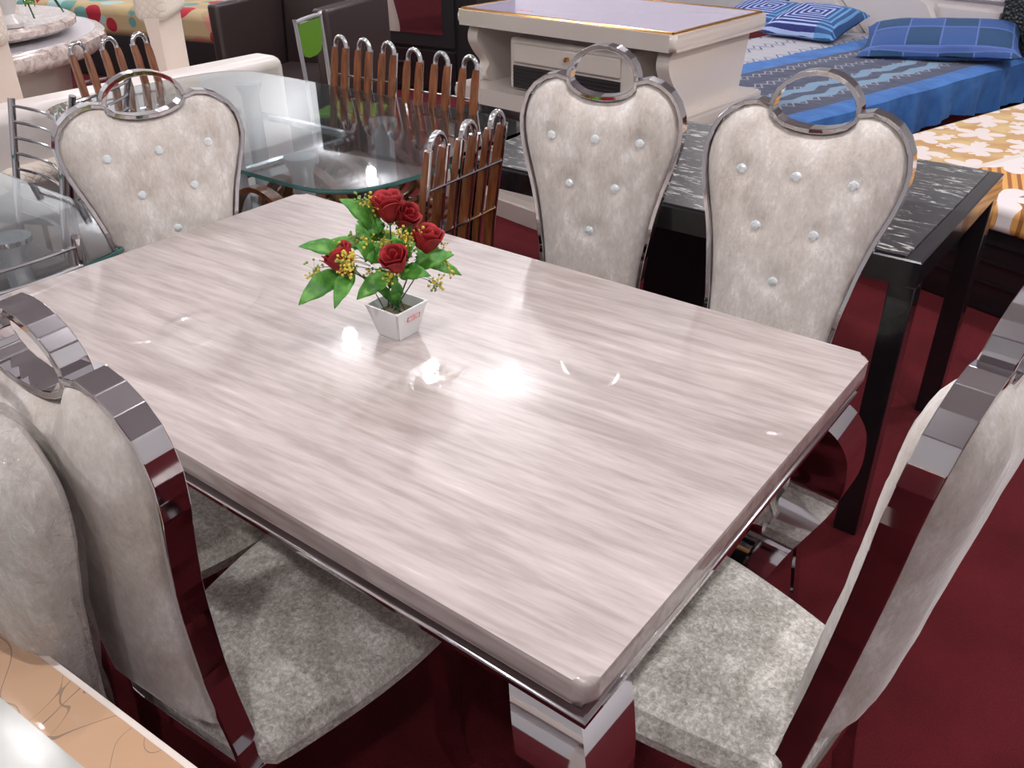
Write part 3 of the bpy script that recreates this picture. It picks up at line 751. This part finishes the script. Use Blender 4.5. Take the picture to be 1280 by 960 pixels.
cover_chair('cream covered chair with quilted back at the upper left edge, left of the flower vase', (-3.78, 1.05, 0), pi / 2 + .15)
cover_chair('cream covered chair with quilted band, right of the round granite table', (-3.93, 2.12, 0), pi / 2 + .75)
cover_chair('cream covered chair on the far side of the granite table, right behind the flower vase', (-6.05, 2.15, 0), -pi / 2 - .5)

# ------------------------------------------------------------------ floral bed, brown chair, green chair
T = thing('bed', 'low dark bed with a colourful leaf-patterned sheet in the far upper left', 'bed', (-6.95, 4.35, 0), radians(12))
bm = BM(); box(bm, (0, 0, .17), (2.3, 1.9, .34), .01); obj('base', bm, M['sat_black'], T)
bm = BM(); box(bm, (0, 0, .44), (2.34, 1.94, .24), .07, 4); obj('mattress', bm, M['multisheet'], T)
T = thing('armchair', 'dark brown leather armchair behind the white sofa', 'armchair', (-4.02, 3.02, 0), radians(18))
bm = BM(); box(bm, (-.30, 0, .42), (.07, .72, .84), .02, 3); obj('armrest', bm, M['brown_leather'], T)
bm = BM(); box(bm, (.38, 0, .42), (.10, .72, .84), .02, 3); obj('armrest', bm, M['brown_leather'], T)
bm = BM(); box(bm, (.04, .30, .50), (.60, .12, 1.0), .03, 3, (radians(-6), 'X')); obj('backrest', bm, M['brown_leather'], T)
bm = BM(); box(bm, (.04, -.05, .30), (.60, .62, .28), .05, 3); obj('seat', bm, M['brown_leather'], T)
T = thing('green_chair', 'grey metal chair with a rounded green back panel beside the brown armchair', 'chair', (-3.13, 2.40, 0), radians(113))
bm = BM(); tube(bm, crom([(-.12, .02, .002), (-.12, .01, .45), (-.13, .03, .85), (-.115, .03, .875), (.115, .03, .875), (.13, .03, .85), (.12, .01, .45), (.12, .02, .002)], 4), .010, 8); obj('back_tube', bm, M['grey_metal'], T)
for sx in (-.12, .12):
    bm = BM(); tube(bm, [(sx, -.30, .002), (sx, -.29, .44)], .010, 8); obj('leg', bm, M['grey_metal'], T)
pl = [(-.115, .865), (-.115, .76), (-.09, .72), (-.04, .705), (.04, .705), (.09, .72), (.115, .76), (.115, .865)]
bm = BM(); prism(bm, pl, -.006, .006); bmesh.ops.rotate(bm, cent=(0, 0, 0), matrix=Matrix.Rotation(pi / 2, 3, 'X'), verts=bm.verts[:]); bmesh.ops.translate(bm, vec=(0, .03, 0), verts=bm.verts[:]); obj('back_panel', bm, M['green_plastic'], T, label='green panel')
bm = BM(); box(bm, (0, -.15, .445), (.26, .30, .025), .008); obj('seat', bm, M['green_plastic'], T)

# ------------------------------------------------------------------ black wardrobe with mirror
T = thing('wardrobe', 'tall black wardrobe with a framed mirror door, left of the white coffee table', 'wardrobe', (-4.545, 4.40, 0), radians(7))
bm = BM(); box(bm, (-.12, .29, 1.05), (1.58, .54, 2.1), .006); obj('body', bm, M['sat_black'], T, False)
bm = BM(); box(bm, (0, .008, 1.21), (.98, .024, 1.74), .006); d = obj('door', bm, M['sat_black'], T, False)
bm = BM(); box(bm, (0, -.006, 1.24), (.79, .006, 1.62)); obj('mirror', bm, M['mirror'], d, False, 'mirror in a black frame')
bm = BM(); box(bm, (0, .008, .18), (.98, .024, .28), .006); dr = obj('drawer', bm, M['gloss_black'], T, False)
bm = BM(); box(bm, (0, -.012, .22), (.2, .02, .015), .004); obj('handle', bm, M['sat_black'], dr, False)

# ------------------------------------------------------------------ white desk with lavender top
T = thing('coffee_table', 'white lacquered coffee table with a gold-trimmed lavender glass top', 'table', (-2.68, 2.90, .402), radians(-4)); T.scale = (.8, .8, .8)
W_, D_ = 1.55, .99
bm = BM(); prism(bm, rrect(0, W_, 0, D_, .03), .53, .615, .035, 5); obj('tabletop', bm, M['white_lacquer'], T)
bm = BM()
for a, b in (((.03, .03), (W_ - .03, .03)), ((W_ - .03, .03), (W_ - .03, D_ - .03)), ((W_ - .03, D_ - .03), (.03, D_ - .03)), ((.03, D_ - .03), (.03, .03))):
    tube(bm, [(a[0], a[1], .617), (b[0], b[1], .617)], .010, 8)
obj('gold_trim', bm, M['gold'], T)
bm = BM(); prism(bm, [(.03, .03), (W_ - .03, .03), (W_ - .03, D_ - .03), (.03, D_ - .03)], .612, .622); gi = obj('glass_inset', bm, M['lavender_glass'], T, False)
bm = BM()
for k in range(6): box(bm, (.36 + k * .022, .16 + .006 * (k % 2), .6228), (.014, .005 + .003 * (k % 3), .0012))
obj('sticker', bm, M['label_red'], gi, False, 'small faint red printed mark')
bm = BM(); prism(bm, rrect(-.02, W_ + .02, -.03, D_ + .02, .03), .09, .185, .035, 5); obj('plinth', bm, M['white_lacquer'], T)
wave = crom([(.10, .53), (.06, .50), (.05, .44), (.09, .37), (.15, .30), (.12, .25), (.13, .22), (.17, .185)], 5)
for x0, x1 in ((.05, .13), (W_ - .13, W_ - .05)):
    bm = BM(); poly = [(y, z) for y, z in wave] + [(D_ - .17, .185), (D_ - .10, .53)]
    a = [bm.verts.new((x0, y, z)) for y, z in poly]; b = [bm.verts.new((x1, y, z)) for y, z in poly]; n = len(poly)
    bm.faces.new(a); bm.faces.new(b[::-1])
    for i in range(n): bm.faces.new((a[i], b[i], b[(i + 1) % n], a[(i + 1) % n]))
    obj('side_panel', bm, M['white_lacquer'], T)
bm = BM(); box(bm, (.81, .50, .335), (.90, .84, .30), .025, 3); cab = obj('drawer_unit', bm, M['white_lacquer'], T)
bm = BM(); box(bm, (.79, .075, .40), (.78, .02, .11), .012, 3); dr = obj('drawer', bm, M['white_lacquer'], T)
bm = BM(); lathe(bm, [(0, 0), (.012, 0), (.008, .012), (.014, .02), (.012, .03), (0, .032)], 12); k_ = obj('knob', bm, M['gold'], dr); k_.location = (.82, .065, .41); k_.rotation_euler = (pi / 2, 0, 0)
bm = BM(); box(bm, (.79, .078, .265), (.78, .012, .13))
for k in range(6): box(bm, (.79, .070, .212 + k * .021), (.77, .012, .006))
obj('louvre_grille', bm, M['dark_slot'], T, False, 'dark louvred grille')
for fx in (.10, W_ - .10):
    for fy in (.06, D_ - .1):
        bm = BM(); bmesh.ops.create_uvsphere(bm, u_segments=20, v_segments=14, radius=.048); bmesh.ops.translate(bm, vec=(fx, fy, .048), verts=bm.verts[:]); obj('ball_foot', bm, M['white_lacquer'], T)


# ------------------------------------------------------------------ beige low cabinet and black leather stool under the console
T = thing('coffee_table', 'low beige table with a dark top, underneath the white lavender-topped coffee table', 'table', (-2.22, 2.66, 0), radians(-10))
bm = BM(); prism(bm, rrect(-.62, .72, .06, .92, .04), .37, .398, .006); obj('tabletop', bm, M['brown_top'], T)
bm = BM(); box(bm, (.05, .48, .22), (1.16, .76, .30), .01, 3); obj('body', bm, M['white_lacquer'], T)
bm = BM(); prism(bm, rrect(-.62, .72, .02, .92, .03), .0, .085, .03, 4); obj('plinth', bm, M['white_lacquer'], T)
bm = BM(); bmesh.ops.create_uvsphere(bm, u_segments=16, v_segments=10, radius=.018); bmesh.ops.translate(bm, vec=(.0, .085, .27), verts=bm.verts[:]); obj('knob', bm, M['chrome'], T)
T = thing('leather_stool', 'black leather cushion seat under the black table, between the two heart-backed chairs', 'stool', (-1.02, 2.36, 0), radians(-8))
bm = BM(); box(bm, (0, 0, .28), (.80, .62, .40), .06, 4)
for v_ in bm.verts: v_.co += Vector((1, 1, 1)) * .006 * noise.noise(v_.co * 7)
obj('cushion', bm, M['leather_black'], T)
bm = BM(); box(bm, (0, 0, .045), (.74, .56, .088), .01); obj('base', bm, M['sat_black'], T)

# ------------------------------------------------------------------ blue bed
T = thing('bed', 'black-framed bed with a patterned blue sheet and white padded headboard', 'bed', (-2.73, 3.72, 0), radians(-14))
# local x 0..1.70 across, y 0..2.25 along towards the headboard
bm = BM(); box(bm, (.98, 1.13, .15), (1.36, 2.16, .30), .008); obj('base', bm, M['gloss_black'], T, False)
bm = BM(); NX, NY = 50, 60; rows = []
def sheet_pt(i, j):
    # parametrise across: left drop, top, right drop
    s_ = .06 + (1.70 - .06 + .24) * i / NX; y = -.02 + 2.26 * j / NY
    if s_ < .2: x, z = .2, .50 + s_ - .2
    elif s_ > 1.70:
        d = s_ - 1.70; hem = .235 + .025 * sin(y * 3.1 + 1) + .015 * sin(y * 7.7); d = min(d, hem) * 1.0; x, z = 1.712 + .02 * sin(y * 21) * d / .25 + .012 * sin(y * 47) * d / .25, .50 - d
    else: x, z = s_, .50
    e = min(abs(s_ - .2), abs(s_ - 1.70))
    z += .006 * noise.noise(Vector((x * 4, y * 4, 0)))
    if e < .04 and .2 <= s_ <= 1.7: z -= .012 * (1 - e / .04) ** 2
    return (x, y, z)
rows = [[bm.verts.new(sheet_pt(i, j)) for j in range(NY + 1)] for i in range(NX + 1)]
for i in range(NX):
    for j in range(NY): bm.faces.new((rows[i][j], rows[i + 1][j], rows[i + 1][j + 1], rows[i][j + 1]))
sh = obj('sheet', bm, M['bluesheet'], T, label='blue and grey zigzag patterned bed sheet')
bm = BM(); box(bm, (.95, 1.12, .40), (1.46, 2.18, .16), .03); obj('mattress', bm, M['padwhite'], T)
bm = BM(); box(bm, (.83, 2.32, .60), (1.86, .08, 1.2), .01); hb = obj('headboard', bm, M['gloss_black'], T, False)
bm = BM(); box(bm, (.73, 2.275, .78), (1.50, .012, .66)); obj('backing', bm, M['padwhite'], hb, False, 'white backing')
def pad_poly(poly):
    bm = BM(); a = [bm.verts.new((x, 2.282, z)) for x, z in poly]; cx = sum(p[0] for p in poly) / len(poly); cz = sum(p[1] for p in poly) / len(poly)
    b = [bm.verts.new((cx + (x - cx) * .985, 2.255, cz + (z - cz) * .985)) for x, z in poly]; c_ = [bm.verts.new((cx + (x - cx) * .90, 2.235, cz + (z - cz) * .90)) for x, z in poly]
    n = len(poly)
    for p, q in ((a, b), (b, c_)):
        for i in range(n): bm.faces.new((p[i], p[(i + 1) % n], q[(i + 1) % n], q[i]))
    bm.faces.new(c_); bm.faces.new(a[::-1]); obj('padded_panel', bm, M['padwhite'], hb, label='white padded diagonal panel')
for poly in ([(-.02, .45), (.62, .45), (.25, .78), (-.02, .90)], [(-.02, .92), (.25, .80), (.75, 1.16), (-.02, 1.16)], [(.27, .78), (.64, .46), (1.22, .45), (1.02, .72), (.60, .90)], [(.62, .92), (1.02, .75), (1.42, 1.16), (.80, 1.16)][::-1], [(1.25, .45), (1.47, .45), (1.47, .72), (1.05, .72)], [(1.05, .75), (1.47, .75), (1.47, 1.16), (1.44, 1.16)]):
    pad_poly(poly)
bm = BM(); box(bm, (1.63, 2.265, .62), (.29, .15, 1.24), .006); obj('bedpost', bm, M['pilaster'], T, False)
def pillow(name, label, loc, rz, tilt, sx, sy, h, mat, roll=0):
    bm = BM(); N = 18; A = []; B = []
    for i in range(N + 1):
        ra = []; rb = []
        for j in range(N + 1):
            u, v = -1 + 2 * i / N, -1 + 2 * j / N; pin = 1 - .07 * (1 - abs(u) ** 2) * abs(v) ** 6 ; pin2 = 1 - .07 * (1 - abs(v) ** 2) * abs(u) ** 6
            z = h * (max(0, (1 - u ** 4) * (1 - v ** 4))) ** .5; z += .006 * noise.noise(Vector((u * 3, v * 3, 1)))
            x, y = u * sx / 2 * pin2, v * sy / 2 * pin
            ra.append(bm.verts.new((x, y, z + .001))); rb.append(bm.verts.new((x, y, -z * .5)))
        A.append(ra); B.append(rb)
    for i in range(N):
        for j in range(N):
            bm.faces.new((A[i][j], A[i + 1][j], A[i + 1][j + 1], A[i][j + 1])); bm.faces.new((B[i][j], B[i][j + 1], B[i + 1][j + 1], B[i + 1][j]))
    bmesh.ops.remove_doubles(bm, verts=bm.verts[:], dist=.003)
    o = obj(name, bm, mat); o.location = loc; o.rotation_euler = (tilt, roll, rz); tag(o, label, 'pillow', 'pillows on the blue bed'); return o
pillow('pillow', 'blue check pillow lying at the right side of the blue bed head', (-1.0, 5.24, .575), radians(12), radians(10), .86, .52, .085, M['check'], radians(-3))
pillow('pillow', 'navy and white square-spiral patterned pillow left of the blue check pillow', (-1.83, 5.44, .575), radians(-8), radians(12), .52, .46, .085, M['maze'])
pillow('pillow', 'blue striped pillow half hidden behind the spiral patterned pillow and the coffee table', (-2.22, 5.60, .575), radians(-16), radians(12), .62, .40, .07, M['maze'])

# ------------------------------------------------------------------ golden bed at right
T = thing('bed', 'low black bed with a golden flowered and ribbed sheet at the right edge', 'bed', (-.87, 3.16, 0), radians(-17))
bm = BM(); box(bm, (.85, 1.05, .165), (1.66, 2.06, .33), .008)
for z_ in (.12, .20, .27): box(bm, (.85, .016, z_), (1.6, .012, .006))
obj('base', bm, M['gloss_black'], T, False)
bm = BM(); box(bm, (.85, 1.05, .37), (1.72, 2.12, .10), .03, 3); obj('mattress', bm, M['goldsheet'], T, label='golden sheet with white flowers and orange ribs')

# ------------------------------------------------------------------ the showroom
def struct(name, bm, mat): return tag(obj(name, bm, mat, None, False), kind='structure')
X0, X1, Y0, Y1, H = -8.6, 3.4, -4.2, 8.6, 3.0
bm = BM(); box(bm, ((X0 + X1) / 2, (Y0 + Y1) / 2, -.05), (X1 - X0, Y1 - Y0, .10)); struct('floor', bm, M['carpet'])
bm = BM(); box(bm, ((X0 + X1) / 2, (Y0 + Y1) / 2, H + .05), (X1 - X0, Y1 - Y0, .10)); struct('ceiling', bm, M['ceiling'])
bm = BM(); box(bm, (X0 - .05, (Y0 + Y1) / 2, H / 2), (.1, Y1 - Y0, H)); struct('wall_left', bm, M['wall'])
bm = BM(); box(bm, (X1 + .05, (Y0 + Y1) / 2, H / 2), (.1, Y1 - Y0, H)); struct('wall_right', bm, M['wall'])
bm = BM(); box(bm, ((X0 + X1) / 2, Y1 + .05, H / 2), (X1 - X0, .1, H)); struct('wall_far', bm, M['wall'])
bm = BM(); box(bm, ((X0 + X1) / 2, Y0 - .05, H / 2), (X1 - X0, .1, H)); struct('wall_near', bm, M['wall'])
SPOTS_AND_FILLS = [(-2.75, 3.40, 1.0), (-3.21, 3.12, 1.0), (-5.53, 2.87, .8), (-3.98, 3.11, .7), (-3.33, 4.53, .8), (-2.64, .18, .8),
         (.75, 1.2, 1.0), (.75, -1.2, 1.1), (-.9, -1.3, 1.5), (-.30, 5.6, 1.2), (.8, 3.4, 2.0), (-4.9, .1, 1.0), (-3.0, -1.8, .8), (-6.6, 5.9, 1.0), (-2.6, 6.3, 1.2), (-7.6, 1.5, 1.0), (2.4, .2, .6), (-.45, .95, .9), (2.2, 3.0, 1.3), (-7.9, 3.6, 1.4), (-7.9, 6.6, 1.4)]  # extra unseen lights added for brightness, the last ones for the left wall
for i, (x, y, p) in enumerate(SPOTS_AND_FILLS):
    bm = BM(); lathe(bm, [(.062, H - .001), (.085, H - .001), (.085, H - .010), (.062, H - .014)], 24, (x, y, 0), False); struct('trim_%d' % (i + 1), bm, M['white_lacquer'])  # same ring also drawn around the added fill lights
    ld = bpy.data.lights.new('downlight_or_fill', 'AREA'); ld.shape = 'DISK'; ld.size = .11; ld.energy = 15 * p; ld.color = (1, .97, .98)  # disc light; the extra list entries are added fill
    lo = bpy.data.objects.new('downlight_or_fill', ld); COL.objects.link(lo); lo.location = (x, y, H - .012)
    lp = bpy.data.lights.new('ceiling_fill', 'POINT'); lp.shadow_soft_size = .05; lp.energy = 16 * p; lp.color = (1, .98, 1)  # point light added below each disc to brighten the ceiling
    lo = bpy.data.objects.new('ceiling_fill', lp); COL.objects.link(lo); lo.location = (x, y, H - .10)
w = bpy.data.worlds.new('World'); SC.world = w; w.use_nodes = True
w.node_tree.nodes['Background'].inputs[0].default_value = (.5, .5, .55, 1); w.node_tree.nodes['Background'].inputs[1].default_value = .2

# ------------------------------------------------------------------ camera
cd = bpy.data.cameras.new('camera'); cam = bpy.data.objects.new('camera', cd); COL.objects.link(cam); SC.camera = cam
R_ = ((.7923036, .6100331, -.0107114), (.3062760, -.4128488, -.8577592), (-.5276837, .6763250, -.5139400))
rt, dn, fw = (Vector(r) for r in R_)
m = Matrix.Identity(4)
for i in range(3): m[i][0] = rt[i]; m[i][1] = -dn[i]; m[i][2] = -fw[i]
m[0][3], m[1][3], m[2][3] = .32384777, -.54104304, 1.51207858
cam.matrix_world = m; cd.sensor_width = 36; cd.lens = 1095.695 / 1280 * 36; cd.clip_start = .02
SC.view_settings.view_transform = 'Standard'; SC.view_settings.look = 'None'; SC.view_settings.gamma = 1; SC.view_settings.use_curve_mapping = False
SC.view_settings.exposure = -.15
